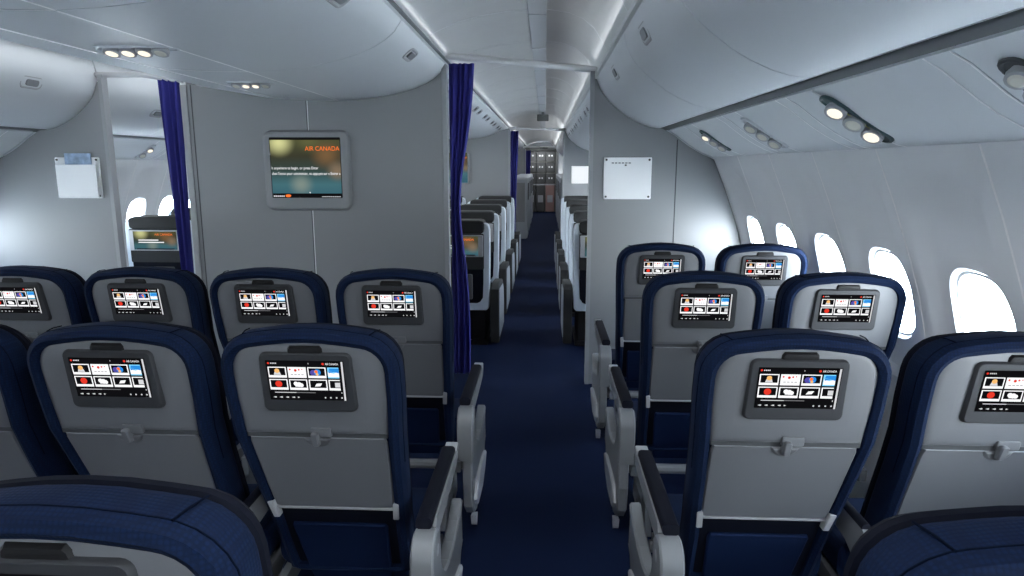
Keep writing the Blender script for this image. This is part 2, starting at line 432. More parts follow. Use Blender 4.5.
def part(name, key, parent, label=None):
    o = bpy.data.objects.new(name, MESH[key]); COL.objects.link(o); o.parent = parent
    if label: o['label'] = label
    return o
def make_seat(loc, label, arms):
    """arms: for each side 'l' / 'r': None, 'mid' or 'aisle'"""
    t = thing('economy_seat', label, 'airline seat', loc, 'navy economy seats')
    b_ = part('backrest', 'backrest', t, 'navy patterned fabric'); part('piping', 'piping', b_)
    part('back_cushion', 'back_cushion', t)
    s_ = part('back_shell', 'back_shell', t, 'grey plastic shell'); part('seam_gap', 'seam_gap', s_)
    tr_ = part('tray_table', 'tray_table', t, 'folded grey tray'); part('tray_edge', 'tray_edge', tr_)
    part('tray_hinge', 'hinge_l', tr_); part('tray_hinge', 'hinge_r', tr_)
    l_ = part('tray_latch', 'latch_plate', t); part('lever', 'latch_lever', l_); part('latch_recess', 'latch_recess', l_)
    m_ = part('monitor', 'monitor', t, 'dark grey screen bezel'); part('screen', 'screen', m_, 'lit screen with two rows of tiles'); part('sensor_bump', 'sensor_bump', m_)
    part('literature_pocket', 'literature_pocket', t); part('tray_shade', 'tray_shade', t)
    part('seat_cushion', 'seat_cushion', t); part('seat_frame', 'seat_frame', t)
    part('leg', 'leg_l', t); part('leg', 'leg_r', t)
    for side in 'lr':
        k = arms.get(side)
        if k == 'mid':
            a = part('armrest', 'arm_'+side, t); part('arm_pad', 'armpad_'+side, a, 'dark leather pad')
        elif k == 'aisle':
            a = part('armrest', 'aarm_'+side, t, 'grey aisle armrest'); part('arm_pad', 'apad_'+side, a, 'dark leather pad'); part('arm_tip', 'atip_'+side, a)
            part('arm_cap', 'cap_'+side, a); part('pivot_cap', 'pivot_'+side, a)
            g = part('side_shroud', 'shroud_'+side, t, 'grey side shroud'); part('shroud_panel', 'foot_'+side, g)
    return t

YR = {'Z': .61, 'A': 1.45, 'B': 2.33, 'C': 3.225}
XL = [-.553, -1.026, -1.505, -1.975]
XR = [.575, 1.065]
AL, AI = {'r': 'aisle', 'l': 'mid'}, {'l': 'mid'}
BL, BI = {'l': 'aisle', 'r': 'mid'}, {}
first = {}
def put(key, arms, x, y, label):
    if key not in first: first[key] = make_seat((x, y, 0), label, arms)
    else: dup(first[key], (x, y, 0), label)
put('la', AL, -.558, YR['Z']+.02, 'nearest navy seat top at the bottom left corner, its screen cut off by the frame')
put('ra', BL, .57, YR['Z'], 'nearest navy seat top at the bottom right corner, only fabric showing')
put('la', AL, XL[0], YR['A'], 'navy seat left of the aisle showing its whole screen and tray, largest on the left')
put('li', AI, XL[1], YR['A'], 'navy seat left of the largest aisle seat, partly hidden by the bottom left seat')
put('li', AI, XL[2], YR['A'], 'navy seat cut by the left frame edge, only its right side showing')
put('ra', BL, XR[0], YR['A'], 'navy seat right of the aisle showing its whole screen and tray, largest there')
put('ri', BI, XR[1], YR['A'], 'navy seat cut by the right edge of the frame, beside the nearest window')
put('la', AL, XL[0], YR['B'], 'navy seat beside the blue aisle curtain, right end of the row before the TV wall')
put('li', AI, XL[1], YR['B'], 'navy seat right below the wall TV, second in from the aisle curtain')
put('li', AI, XL[2], YR['B'], 'navy seat below the left curtain, third in from the aisle curtain')
put('li', AI, XL[3], YR['B'], 'navy seat at the left frame edge in the row before the TV wall')
put('ra', BL, XR[0], YR['B'], 'middle of the three navy seats along the right side of the aisle')
put('ri', BI, XR[1], YR['B'], 'navy window seat with daylight across its grey shell, second window row')
put('ra', BL, XR[0], YR['C'], 'small navy aisle seat in front of the right partition, below its white card holder')
put('ri', BI, XR[1], YR['C'], 'small navy window seat at the right end of the partition, farthest window row')
put('li', {}, -3.16, 3.235, 'navy seat back seen as a sliver at the left edge under the left partition')

# ------------------------------------------------------------------ the setting
def mirx(x): return 2*CX-x
def strip(mb, prof, y0, y1, mat, smooth=True):
    mb.loft([[(x, y0, z) for x, z in prof], [(x, y1, z) for x, z in prof]], mat, False, False, smooth, closed=False)
mb = MB(); mb.box(mirx(1.40), 1.40, YB, 24, -.05, 0, 'carpet'); tag(mb.build('floor'), kind='structure')

WALL = [(1.104, 1.61), (1.100, 1.556), (1.185, 1.36), (1.25, 1.19), (1.295, 1.06), (1.328, .93), (1.352, .78), (1.372, .60), (1.385, .40), (1.385, .20), (1.375, .0)]
def wx(z):
    for (xa, za), (xb, zb) in zip(WALL, WALL[1:]):
        if zb <= z <= za: return xa+(xb-xa)*(za-z)/(za-zb)
    return WALL[0][0] if z > 1 else WALL[-1][0]
SEAMS = [-2.50+.54*k for k in range(-0, 26)]
SEAMS = [2.32-.54*9+.54*k for k in range(0, 26)]      # near edge of every window bay
SEAMS = [s for s in SEAMS if s+.54 < YQ]
ZT, ZB_ = 1.50, .62
def window_loop(yc, z0, z1, hw, p, n=40):
    out = []
    for k in range(n):
        t = 2*PI*k/n; c, s = math.cos(t), math.sin(t)
        out.append((yc+hw*abs(c)**(2/p)*(1 if c > 0 else -1), (z0+z1)/2+(z1-z0)/2*abs(s)**(2/p)*(1 if s > 0 else -1)))
    return out
def rect_loop(y0, y1, z0, z1, yc, zc, n=40):
    out = []
    for k in range(n):
        t = 2*PI*k/n; c, s = math.cos(t), math.sin(t)
        # project the direction on the rectangle, scaled per half axis so that corners are hit
        m_ = max(abs(c), abs(s)); cc, ss = c/m_, s/m_
        y = yc+cc*((y1-yc) if cc > 0 else (yc-y0)); z = zc+ss*((z1-zc) if ss > 0 else (zc-z0))
        out.append((y, z))
    return out
def side_wall(side, name):
    f = (lambda x: x) if side > 0 else mirx
    mb = MB()
    P = lambda y, z, o=0.: (f(wx(z)+o), y, z)
    zs_hi = [1.60, 1.556, ZT]; zs_lo = [ZB_, .5, .4, .2, .0]
    ys = [YB]+SEAMS+[SEAMS[-1]+.54, YG+1]
    def sheet(y0, y1, zs):
        mb.loft([[P(y0, z) for z in zs], [P(y1, z) for z in zs]], 'side', False, False, True, closed=False)
    sheet(YB, SEAMS[0], [1.60, 1.556, 1.45, 1.36, 1.19, 1.06, .93, .78, .62, .5, .4, .2, 0]); sheet(SEAMS[-1]+.54, YG+1, [1.60, 1.556, 1.36, 1.19, 1.06, .93, .78, .62, .5, .4, .2, 0])
    wins = []
    for s in SEAMS:
        y0, y1 = s, s+.54; yc = s+.245 if side > 0 else s+.25
        sheet(y0, y1, zs_hi); sheet(y0, y1, zs_lo)
        yd = s+.26
        loops = [[P(y, z) for y, z in rect_loop(y0, y1, ZB_, ZT, yd, 1.06)],
                 [P(y, z) for y, z in window_loop(yd, .70, 1.475, .225, 3.0)],
                 [P(y, z, .024) for y, z in window_loop(yd-.005, .735, 1.450, .195, 3.0)],
                 [P(y, z, .024) for y, z in window_loop(yc, .83, 1.220, .160, 2.8)],
                 [P(y, z, .024) for y, z in window_loop(yc, .852, 1.197, .148, 2.8)],
                 [P(y, z, .032) for y, z in window_loop(yc, .857, 1.192, .143, 2.8)],
                 [P(y, z, .040) for y, z in window_loop(yc, .862, 1.188, .139, 2.8)],
                 [P(y, z, .050) for y, z in window_loop(yc, .864, 1.186, .137, 2.8)]]
        mb.loft(loops, 'side', False, False, True)
        wins.append(yc)
    w = mb.build(name); tag(w, kind='structure')
    sm = w
    for i, s in enumerate(SEAMS):
        if side > 0 and s > YP: break
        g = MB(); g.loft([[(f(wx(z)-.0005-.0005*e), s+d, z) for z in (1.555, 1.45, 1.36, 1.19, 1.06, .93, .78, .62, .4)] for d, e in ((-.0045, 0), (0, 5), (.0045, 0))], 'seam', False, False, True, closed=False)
        g.build('panel_joint', w)
    return w, wins
wr, winR = side_wall(1, 'wall_right')
wl, winL = side_wall(-1, 'wall_left')
n = 0
for side, wins in ((1, winR), (-1, winL)):
    f = (lambda x: x) if side > 0 else mirx
    for yc in wins:
        n += 1
        mb = MB(); lo = window_loop(yc, .864, 1.186, .137, 2.8)
        mb.loft([[(f(wx(z)+.042), y, z) for y, z in lo], [(f(wx(z)+.045), y, z) for y, z in lo]], 'pane')
        o = mb.build('window_%d' % n); tag(o, kind='structure')
        mb = MB(); a = window_loop(yc, .862, 1.188, .139, 2.8); b_ = window_loop(yc, .872, 1.178, .130, 2.8)
        mb.loft([[(f(wx(z)+.038), y, z) for y, z in a], [(f(wx(z)+.036), y, z) for y, z in offset_loop(list(a), .004)], [(f(wx(z)+.038), y, z) for y, z in b_], [(f(wx(z)+.044), y, z) for y, z in b_]], 'side', False, False)
        mb.build('window_frame', o)

# outer skin above the windows so that no daylight leaks in over the bins
mb = MB()
strip(mb, [(1.42, .95+.33), (1.36, 1.6), (1.25, 2.1), (.9, 2.6), (0, 2.8), (CX, 2.85), (mirx(0), 2.8), (mirx(.9), 2.6), (mirx(1.25), 2.1), (mirx(1.36), 1.6), (mirx(1.42), 1.28)], YB, 24, 'hull', False)
strip(mb, [(1.42, .80), (1.46, .4), (1.45, -.05)], YB, 24, 'hull', False); strip(mb, [(mirx(1.42), .80), (mirx(1.46), .4), (mirx(1.45), -.05)], YB, 24, 'hull', False)
tag(mb.build('wall_outer'), kind='structure')
mb = MB(); mb.box(mirx(1.5), 1.5, YB-.05, YB, -.05, 2.85, 'wall'); tag(mb.build('wall_rear'), kind='structure')
mb = MB(); mb.box(mirx(1.5), 1.5, 24, 24.05, -.05, 2.85, 'wall'); tag(mb.build('wall_front'), kind='structure')

# ceiling: arches over both aisles
ARCH = [(-.660, 2.195), (-.58, 2.235), (-.48, 2.275), (-.36, 2.305), (-.22, 2.325), (-.105, 2.333), (.02, 2.333), (.12, 2.318), (.20, 2.285), (.26, 2.235), (.30, 2.175), (.332, 2.118)]
mb = MB(); strip(mb, ARCH, YB, 24, 'ceil')
strip(mb, [(-3.01, 2.19), (-2.96, 2.24), (-2.85, 2.29), (-2.7, 2.31), (-2.55, 2.29), (-2.44, 2.22), (-2.40, 2.10)], YB, 24, 'ceil')
ce = mb.build('ceiling'); tag(ce, kind='structure')
# channel strip along the ceiling
mb = MB()
for i in range(14):
    y0 = .6+i*1.1
    mb.box(-.10, .0, y0+.012, y0+1.088, 2.3265, 2.334, 'bin', .002)
mb.build('ceiling_channel', ce)
for i in range(16):
    y = 1.05+i*.92
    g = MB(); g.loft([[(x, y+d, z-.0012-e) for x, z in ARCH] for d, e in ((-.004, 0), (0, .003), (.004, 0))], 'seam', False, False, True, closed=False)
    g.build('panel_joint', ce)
# ---- overhead bins
BR = [(.345, 2.10), (.338, 2.058), (.352, 2.005), (.377, 1.958), (.417, 1.912), (.469, 1.868), (.525, 1.826), (.581, 1.794), (.640, 1.768), (.690, 1.753), (.73, 1.747), (.757, 1.749)]
BRC = BR+[(.766, 1.757), (.775, 1.81), (1.10, 1.86), (1.12, 2.25), (.80, 2.40), (.40, 2.36)]
CB = [(-.665, 2.185), (-.655, 2.150), (-.688, 2.101), (-.73, 2.066), (-.787, 2.033), (-.865, 2.002), (-.954, 1.977), (-1.04, 1.959), (-1.121, 1.947), (-1.25, 1.935), (-1.373, 1.930)]
CB2 = [(-1.816, 1.949), (-1.93, 1.966), (-2.058, 1.989), (-2.2, 2.012), (-2.34, 2.036), (-2.39, 2.07), (-2.395, 2.12)]
def latch(o, x, y, z, nx, nz, mirror=False):
    """paddle latch: shallow dish and handle, lying on the bin skin with normal (nx, nz)"""
    n_ = Vector((nx, 0, nz)).normalized(); t_ = Vector((0, 1, 0)); u_ = n_.cross(t_)
    c = Vector((x, y, z))
    g = MB()
    ring = rrect(-.085, .085, -.036, .036, .030, 5)
    g.loft([[c+t_*a+u_*b_+n_*h for a, b_ in offset_loop(ring, d)] for d, h in ((-.004, -.002), (0, .003), (.007, .003), (.012, -.001))], 'lite')
    l_ = g.build('latch', o)
    g = MB(); g.loft([[c+t_*a+u_*b_+n_*h for a, b_ in offset_loop(rrect(-.045, .055, -.020, .020, .014, 3), d)] for d, h in ((0, -.001), (0, .006), (.004, .008))], 'alu')
    g.build('latch_paddle', l_)
def bins(prof, y_list, name, labels, cat, group, latchat, mat='bin', f=lambda x: x, rail=None):
    for i, (y0, y1) in enumerate(zip(y_list, y_list[1:])):
        mb = MB(); g = .003
        pts = [(f(x), z) for x, z in prof]
        mb.loft([[(x, y0+g, z) for x, z in pts], [(x, y1-g, z) for x, z in pts]], mat, True, True, True)
        o = mb.build(name); tag(o, labels[i], cat, group)
        for e in o.data.edges: pass
        if latchat:
            for dy in latchat[0]: latch(o, f(latchat[1]), y0+dy, latchat[2], (1 if f(1) == 1 else -1)*latchat[3], latchat[4])
BY = [-2.3+1.05*k for k in range(0, 7)]
BYR = [-1.15, -.10, .95, 2.00, 3.05, YP+.03]
bins(BRC, [-2.59]+BYR, 'overhead_bin', ['pale grey luggage bin behind the viewpoint over the right seats', 'pale grey luggage bin at the rear over the right seats', 'pale grey luggage bin just behind the viewpoint on the right', 'pale grey luggage bin over the nearest right seat, at the top right corner',
     'pale grey luggage bin over the right window rows, with the upper of the two latches', 'pale grey luggage bin ending at the right partition, over its card holder'], 'luggage bin', 'right overhead bins', ([.62], .366, 1.985, -.9, -.42))
BBY = [YP+.04+k*1.085 for k in range(7)]
bins(BRC, BBY, 'overhead_bin', ['right hand luggage bin beyond the partition, bin %s from it' % w for w in ('first', 'second', 'third', 'fourth', 'fifth', 'sixth')], 'luggage bin', 'right overhead bins of the front cabin', ([.35, .75], .366, 1.985, -.9, -.42))
bins(BRC, [YQ+.06, 14, 17.5, 21.4], 'overhead_bin', ['right hand luggage bin just past the far partition', 'right hand luggage bin midway to the galley', 'right hand luggage bin next to the galley'], 'luggage bin', 'right overhead bins of the foremost cabin', None)
LB = [-2.59, -1.15, -.10, .95, 2.00, 3.05, YP+.03]
bins(BRC, LB, 'overhead_bin', ['left outboard luggage bin at the rear', 'left outboard luggage bin behind the viewpoint', 'left outboard luggage bin beside the viewpoint', 'left outboard luggage bin ahead of the viewpoint, outside the frame', 'left outboard luggage bin cut by the left edge of the frame', 'left outboard luggage bin ending at the left partition'], 'luggage bin', 'left overhead bins', ([.89], .366, 1.985, -.9, -.42), f=mirx)
bins(BRC, BBY, 'overhead_bin', ['left outboard luggage bin beyond the left partition, bin %s from it' % w for w in ('first', 'second', 'third', 'fourth', 'fifth', 'sixth')], 'luggage bin', 'left overhead bins of the front cabin', ([.80], .42, 1.91, -.75, -.65), f=mirx)
CBC = CB+[(-1.373, 2.0), (-1.816, 2.0)]+CB2+[(-2.3, 2.36), (-.75, 2.38)]
CBY = [-2.59, -.55, .68, 1.91, 3.15, YP+.03]
clab = ['centre luggage bin at the rear', 'centre luggage bin behind the viewpoint', 'centre luggage bin over the viewpoint', 'big centre luggage bin at the top left corner of the frame', 'centre luggage bin ending at the TV wall, over the wall TV']
bins(CBC, CBY, 'overhead_bin', clab, 'luggage bin', 'centre overhead bins', ([.50], -.715, 2.076, .62, -.78))
bins(CBC, BBY, 'overhead_bin', ['centre luggage bin past the TV wall, bin %s from it' % w for w in ('first', 'second', 'third', 'fourth', 'fifth', 'sixth')], 'luggage bin', 'centre overhead bins of the front cabin', ([.35, .75], -.715, 2.076, .62, -.78))
bins(CBC, [YQ+.06, 14, 17.5, 21.4], 'overhead_bin', ['centre luggage bin just past the far partition', 'centre luggage bin midway to the galley', 'centre luggage bin next to the galley'], 'luggage bin', 'centre overhead bins of the foremost cabin', None)
# rails along the bin tops, dark recess and bright edge above the service panels
mb = MB(); strip(mb, [(.334, 2.118), (.325, 2.105), (.327, 2.085), (.345, 2.075)], YB, 21.4, 'trim', False); tag(mb.build('trim_1'), kind='structure')
mb = MB(); strip(mb, [(-.672, 2.195), (-.650, 2.192), (-.648, 2.182), (-.668, 2.176)], YB, 21.4, 'alu', False); tag(mb.build('trim_2'), kind='structure')
for f, k in ((lambda x: x, 3), (mirx, 4)):
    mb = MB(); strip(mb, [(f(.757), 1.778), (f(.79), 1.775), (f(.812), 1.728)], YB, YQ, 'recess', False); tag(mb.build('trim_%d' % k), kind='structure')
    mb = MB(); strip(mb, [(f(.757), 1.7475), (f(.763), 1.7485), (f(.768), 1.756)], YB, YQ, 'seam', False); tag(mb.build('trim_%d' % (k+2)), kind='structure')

# ---- passenger service panels
PS = [(.800, 1.7255), (.845, 1.700), (.885, 1.670), (.930, 1.637), (.98, 1.606), (1.03, 1.580), (1.07, 1.564), (1.105, 1.557)]
def on_psu(u):
    """point and downward normal at fraction u across the right service panel"""
    L = [0]
    for a, b_ in zip(PS, PS[1:]): L.append(L[-1]+math.dist(a, b_))
    t = u*L[-1]
    for i in range(len(PS)-1):
        if t <= L[i+1]+1e-9:
            k = (t-L[i])/(L[i+1]-L[i]); a, b_ = PS[i], PS[i+1]
            dx, dz = b_[0]-a[0], b_[1]-a[1]; q = math.hypot(dx, dz)
            return a[0]+dx*k, a[1]+dz*k, (dz/q, -dx/q)
def psu_run(f, y_list, labels, group):
    for (y0, y1), lab in zip(zip(y_list, y_list[1:]), labels):
        mb = MB(); pts = PS+[(x+.03, z+.03) for x, z in reversed(PS)]
        mb.loft([[(f(x), y0+.002, z) for x, z in pts], [(f(x), y1-.002, z) for x, z in pts]], 'psu', True, True, True)
        o = mb.build('service_panel'); tag(o, lab, 'service panel', group)
        jy = [y0+.004]
        if y1-y0 > .5: jy += [y0+.10, y1-.22]
        for y in jy:
            g = MB(); g.loft([[(f(x-.0008-.6*e), y+d, z-.0008-.8*e) for x, z in PS] for d, e in ((-.004, 0), (0, .0015), (.004, 0))], 'seam', False, False, True, closed=False)
            g.build('panel_joint', o)
PSY = [-2.58, -1.10, -.26, .58, 1.42, 2.34, 3.16, 4.0, YP-.01]
psu_run(lambda x: x, PSY, ['service panel over the rear right seats', 'service panel behind the viewpoint on the right', 'service panel beside the viewpoint on the right', 'service panel just ahead of the viewpoint on the right', 'service panel at the top right edge of the frame with a dark recess', 'service panel holding the large lit lamp cluster on the right', 'service panel holding the middle lamp cluster on the right', 'service panel holding the small lamp cluster nearest the right partition'], 'right service panels')
psu_run(mirx, [-2.58, -.5, 1.2, 2.9, YP-.01], ['left service panel at the rear', 'left service panel beside the viewpoint', 'left service panel outside the frame', 'left service panel ending at the left partition'], 'left service panels')
psu_run(mirx, [YP+.06, 6.2, 8, 9.6, YQ-.01], ['left service panel just beyond the left partition, with a lamp', 'second left service panel beyond the left partition', 'third left service panel beyond the left partition', 'farthest left service panel'], 'left service panels of the front cabin')
psu_run(lambda x: x, [YP+.06, 6.2, 8, 9.6, YQ-.01], ['right service panel just beyond the right partition', 'second right service panel beyond the right partition', 'third right service panel beyond it', 'farthest right service panel'], 'right service panels of the front cabin')

def lamp_cluster(label, P, N, T, U, half, lit, colour, group, bodyw=.034):
    """row of swivel lamps in a shallow tray; P centre, N outward, T along the row, U across"""
    P, N, T, U = [Vector(q) for q in (P, N, T, U)]
    t = thing('reading_lamp_unit', label, 'reading light', P, group)
    g = MB(); ring = rrect(-half, half, -bodyw, bodyw, bodyw*.8, 4)
    g.loft([[T*a+U*b_+N*h for a, b_ in offset_loop(ring, d)] for d, h in ((-.002, -.004), (0, .004), (.006, .005), (.010, .001))], colour)
    g.build('lamp_tray', t)
    n_ = len(lit)
    for i, on in enumerate(lit):
        c = T*((i-(n_-1)/2)*2*half*.8/n_)
        g = MB(); r = min(.032, half*.78/n_)
        ax = (N-Vector((0, .38, 0))).normalized(); a_ = T; b2 = ax.cross(T).normalized()
        g.loft([[c+ax*h+a_*rr*math.cos(2*PI*k/14)+b2*rr*math.sin(2*PI*k/14) for k in range(14)] for rr, h in ((r*.9, .0), (r*1.05, .012), (r, .022), (r*.82, .023))], 'lite')
        l_ = g.build('swivel_lamp', t)
        g = MB(); g.loft([[c+ax*h+a_*rr*math.cos(2*PI*k/14)+b2*rr*math.sin(2*PI*k/14) for k in range(14)] for rr, h in ((r*.72, .0232), (r*.5, .0262))], 'lamp' if on else 'lampoff')
        g.build('lens', l_)
    return t
def psu_lamp(y, u, half, lit, colour, label, f=1):
    x, z, (nx, nz) = on_psu(u)
    t = thing
    N = (nx*f, 0, nz); T = (-nz*f, 0, nx)
    T = (-nz*f if f > 0 else nz, 0, nx)
    lo = lamp_cluster(label, (x if f > 0 else mirx(x), y, z), N, T, (0, 1, 0), half, lit, colour, 'sidewall lamp units', .04)
    return lo
psu_lamp(1.33, .42, .09, (False, False, False), 'groove', 'lamp unit at the top right corner, half out of the frame')
o = psu_lamp(2.10, .45, .125, (True, False, True), 'green', 'largest lamp unit over the right windows, green tray with yellow marks')
g = MB()
x, z, (nx, nz) = on_psu(.45)
for a in (-.035, .02, .045):
    Tn, Nn = Vector((-nz, 0, nx)), Vector((nx, 0, nz))
    c = Tn*a+Vector((0, -.021, 0))+Nn*.0068
    g.poly([c+Tn*p+Vector((0, q, 0)) for p, q in ((-.012, -.006), (.012, -.006), (.010, .005), (-.010, .006))], 'yellow')
g.build('control_marks', o)
psu_lamp(2.95, .45, .115, (False, False, False), 'psu', 'middle grey lamp unit over the right windows')
psu_lamp(3.78, .45, .10, (True, False, False), 'green', 'smallest lamp unit over the right windows, next to the partition')
psu_lamp(5.98, .5, .11, (True, False), 'psu', 'small lamp unit seen through the left doorway gap', -1)
# centre underside panels and their lamps
CU = [(-1.376, 1.932), (-1.50, 1.933), (-1.65, 1.939), (-1.813, 1.951)]
for (y0, y1), lab in zip(zip(CBY, CBY[1:]), ('centre service panel at the rear', 'centre service panel behind the viewpoint', 'centre service panel over the viewpoint', 'flat centre service panel with four round lamps', 'flat centre service panel ending above the wall TV')):
    mb = MB(); pts = CU+[(x, z+.04) for x, z in reversed(CU)]
    mb.loft([[(x, y0+.004, z) for x, z in pts], [(x, y1-.004, z) for x, z in pts]], 'bin', True, True, True)
    o = mb.build('service_panel'); tag(o, lab, 'service panel', 'centre service panels')
    for X in (-1.376, -1.813):
        g = MB(); g.box(X-.003, X+.003, y0+.004, y1-.004, 1.928 if X > -1.5 else 1.947, 1.934 if X > -1.5 else 1.953, 'seam'); g.build('panel_joint', o)
    g = MB(); g.loft([[(x, y1+d, z-.0015-e) for x, z in CU] for d, e in ((-.004, 0), (0, .002), (.004, 0))], 'seam', False, False, True, closed=False); g.build('panel_joint', o)
lamp_cluster('row of round lamps in the centre bin underside, three lit, at the upper left', (-1.525, 2.53, 1.932), (0, 0, -1), (1, 0, 0), (0, 1, 0), .155, (True, True, True, False), 'bin', 'centre lamp units', .04)
lamp_cluster('smaller lamp row in the centre bin underside, just before the TV wall', (-1.555, 3.58, 1.933), (0, 0, -1), (1, 0, 0), (0, 1, 0), .13, (False, True, True, False), 'bin', 'centre lamp units', .035)

# ------------------------------------------------------------------ partitions
def panel(name, prof, y0, y1, mat, label, cat='partition', group=None):
    mb = MB(); mb.loft([[(x, y0, z) for x, z in prof], [(x, y1, z) for x, z in prof]], mat, True, True, False)
    return tag(mb.build(name), label, cat, group)
def dark_joint(parent, x, z0, z1, y, mat='groove', w=.0035):
    g = MB(); g.box(x-w, x+w, y-.0012, y+.004, z0, z1, mat); return g.build('panel_joint', parent)
# right partition, shaped to the bin, the service panel and the side wall
def right_part(y, f, label):
    prof = [(.302, .0)] + [(wx(z)-.004, z) for z in (0.0, .2, .4, .6, .78, .93, 1.06, 1.19, 1.36, 1.54)]
    prof += [(x-.002, z-.006) for x, z in reversed(PS[1:-1])] + [(.79, 1.725)] + [(x-.002, z-.006) for x, z in reversed(BR[2:])] + [(.330, 2.05), (.302, 2.06)]
    prof = [(f(x), z) for x, z in prof]
    o = panel('bulkhead_partition', prof, y, y+.045, 'wall', label)
    mb = MB(); mb.loft([[(f(x), yy, z) for x, z in [(.290, .0), (.316, .0), (.316, 2.10), (.290, 2.10)]] for yy in (y-.008, y+.053)], 'edge', smooth=False)
    mb.build('edge_trim', o)
    return o
rp = right_part(YP, lambda x: x, 'grey partition right of the aisle with a white card holder')
dark_joint(rp, .86, .02, 1.67, YP)
# left partition
LPX = lambda x: mirx(x)
lp = right_part(YP, mirx, 'grey partition at the far left with a card holder and booklet')
# centre TV wall
prof = [(-2.40, 0), (-.66, 0), (-.66, 2.14)] + [(x, z-.006) for x, z in CB[2:]] + [(-1.6, 1.93)] + [(x, z-.006) for x, z in CB2[:-1]]
tvw = panel('bulkhead_partition', prof, YP, YP+.05, 'wall', 'wide grey TV wall between the two aisles, behind the curtain')
mb = MB(); mb.box(-.678, -.645, YP-.01, YP+.06, 0, 2.15, 'edge', .004); mb.build('edge_trim', tvw)
mb = MB(); mb.box(-2.43, -2.385, YP-.01, YP+.06, 0, 2.03, 'edge', .004); mb.build('edge_trim', tvw)
dark_joint(tvw, -2.36, .02, 2.03, YP)
dark_joint(tvw, -1.585, .02, 1.26, YP, 'groove', .002); dark_joint(tvw, -1.577, .02, 1.26, YP, 'seam', .002)
dark_joint(tvw, -1.585, 1.70, 1.925, YP, 'groove', .002); dark_joint(tvw, -1.577, 1.70, 1.925, YP, 'seam', .002)

# wall TV
def rot_id(x, y, z): return (x, y, z)
tv = thing('wall_television', 'wall television with a welcome screen on the grey TV wall', 'television', (-1.592, YP, 1.47))
mb = MB(); slab(mb, rrect(-.288, .288, -.262, .258, .05, 6), [(-.006, -.001), (0, -.03), (.006, -.042), (.02, -.046)], 'wall', rot_id)
mb.build('tv_housing', tv)
SW, SZ0, SZ1 = .236, -.178, .212
M['tvpic'] = screen_picture('tv_picture', -SW, SW, SZ0, SZ1, 1.)
mb = MB()
mb.poly([(-SW, -.0475, SZ0), (SW, -.0475, SZ0), (SW, -.0475, SZ1), (-SW, -.0475, SZ1)], 'tvpic')
mb.poly([(-SW, -.0478, SZ1-.012), (SW, -.0478, SZ1-.012), (SW, -.0478, SZ1), (-SW, -.0478, SZ1)], 'e_black')
mb.poly([(-SW, -.0478, SZ0), (SW, -.0478, SZ0), (SW, -.0478, SZ0+.027), (-SW, -.0478, SZ0+.027)], 'e_black')
idf = lambda x, y, z: (x, y, z)
add_text(mb, 'AIR CANADA', 'e_orange', 0.0, SW-.004, .130, -.0482, idf, .041)
add_text(mb, 'h anywhere to begin, or press Enter', 'e_white', -SW+.004, .085, .008, -.0482, idf, .026)
add_text(mb, 'chez l\u2019\u00e9cran pour commencer, ou appuyez sur \u00ab Entrer \u00bb', 'e_white', -SW+.004, SW-.004, -.028, -.0482, idf, .026)
for k in range(6): mb.poly([(-SW+.006+k*.013+a, -.0482, SZ0+.004+b_) for a, b_ in ((0, 0), (.010, 0), (.010, .010), (0, .008))], 'e_soft')
mb.poly([(-.13+.02*math.cos(t), -.0482, SZ0+.011+.010*math.sin(t)) for t in [2*PI*k/10 for k in range(10)]], 'e_orange')
for k in range(9): mb.poly([(.10+k*.0145+a, -.0482, SZ0+.003+b_) for a, b_ in ((0, 0), (.011, 0), (.011, .005), (0, .005))], 'e_soft')
mb.poly([(.02+.004*math.cos(t), -.0482, SZ0+.033+.004*math.sin(t)) for t in [2*PI*k/8 for k in range(8)]], 'e_white')
mb.build('screen', tv, recalc=False)
mb = MB(); slab(mb, rrect(-SW-.004, SW+.004, SZ0-.003, SZ1+.005, .006, 2), [(0, -.0455), (0, -.0468), (.001, -.047)], 'black', rot_id); mb.build('screen_surround', tv)

# card holders
def card_holder(label, x, z, y, w, h, book):
    t = thing('card_holder', label, 'document holder', (x, y, z))
    mb = MB(); slab(mb, rrect(-w/2, w/2, -h/2, h/2, .006, 3), [(0, -.0006), (0, -.010), (.002, -.012)], 'white', rot_id); mb.build('holder_plate', t)
    for sx in (-1, 1):
        for sz in (-1, 1):
            g = MB(); g.loft([[(sx*(w/2-.016)+r*math.cos(2*PI*k/10), yy, sz*(h/2-.016)+r*math.sin(2*PI*k/10)) for k in range(10)] for r, yy in ((.0075, -.011), (.007, -.017), (.004, -.0185))], 'dgrey'); g.build('screw', t)
    g = MB()
    for k in range(6): g.box(-w*.34+k*.022, -w*.34+k*.022+.015, -.0128, -.0117, h/2-.040, h/2-.033, 'alu')
    g.box(-.02, -.008, -.0128, -.0117, h/2-.056, h/2-.046, 'dgrey')
    if not book: g.build('heading', t)
    else: g.bm.free()
    if book:
        g = MB(); slab(g, rrect(-w/2+.012, w/2-.012, -h/2+.004, h/2-.048, .003, 2), [(0, -.0215), (0, -.029), (.002, -.031)], 'white', rot_id); g.build('front_pocket', t)
    return t
card_holder('white card holder with four screws on the right partition', .543, 1.42, YP, .312, .272, False)
card_holder('white card holder with a booklet on the left partition', -3.192, 1.42, YP, .310, .276, True)
bk = thing('booklet', 'blue and white booklet sticking out of the left card holder', 'booklet', (-3.18, YP, 1.49))
mb = MB(); mb.box(-.09, .095, -.0205, -.0135, -.10, .095, 'booklet', .001); mb.build('booklet_cover', bk)

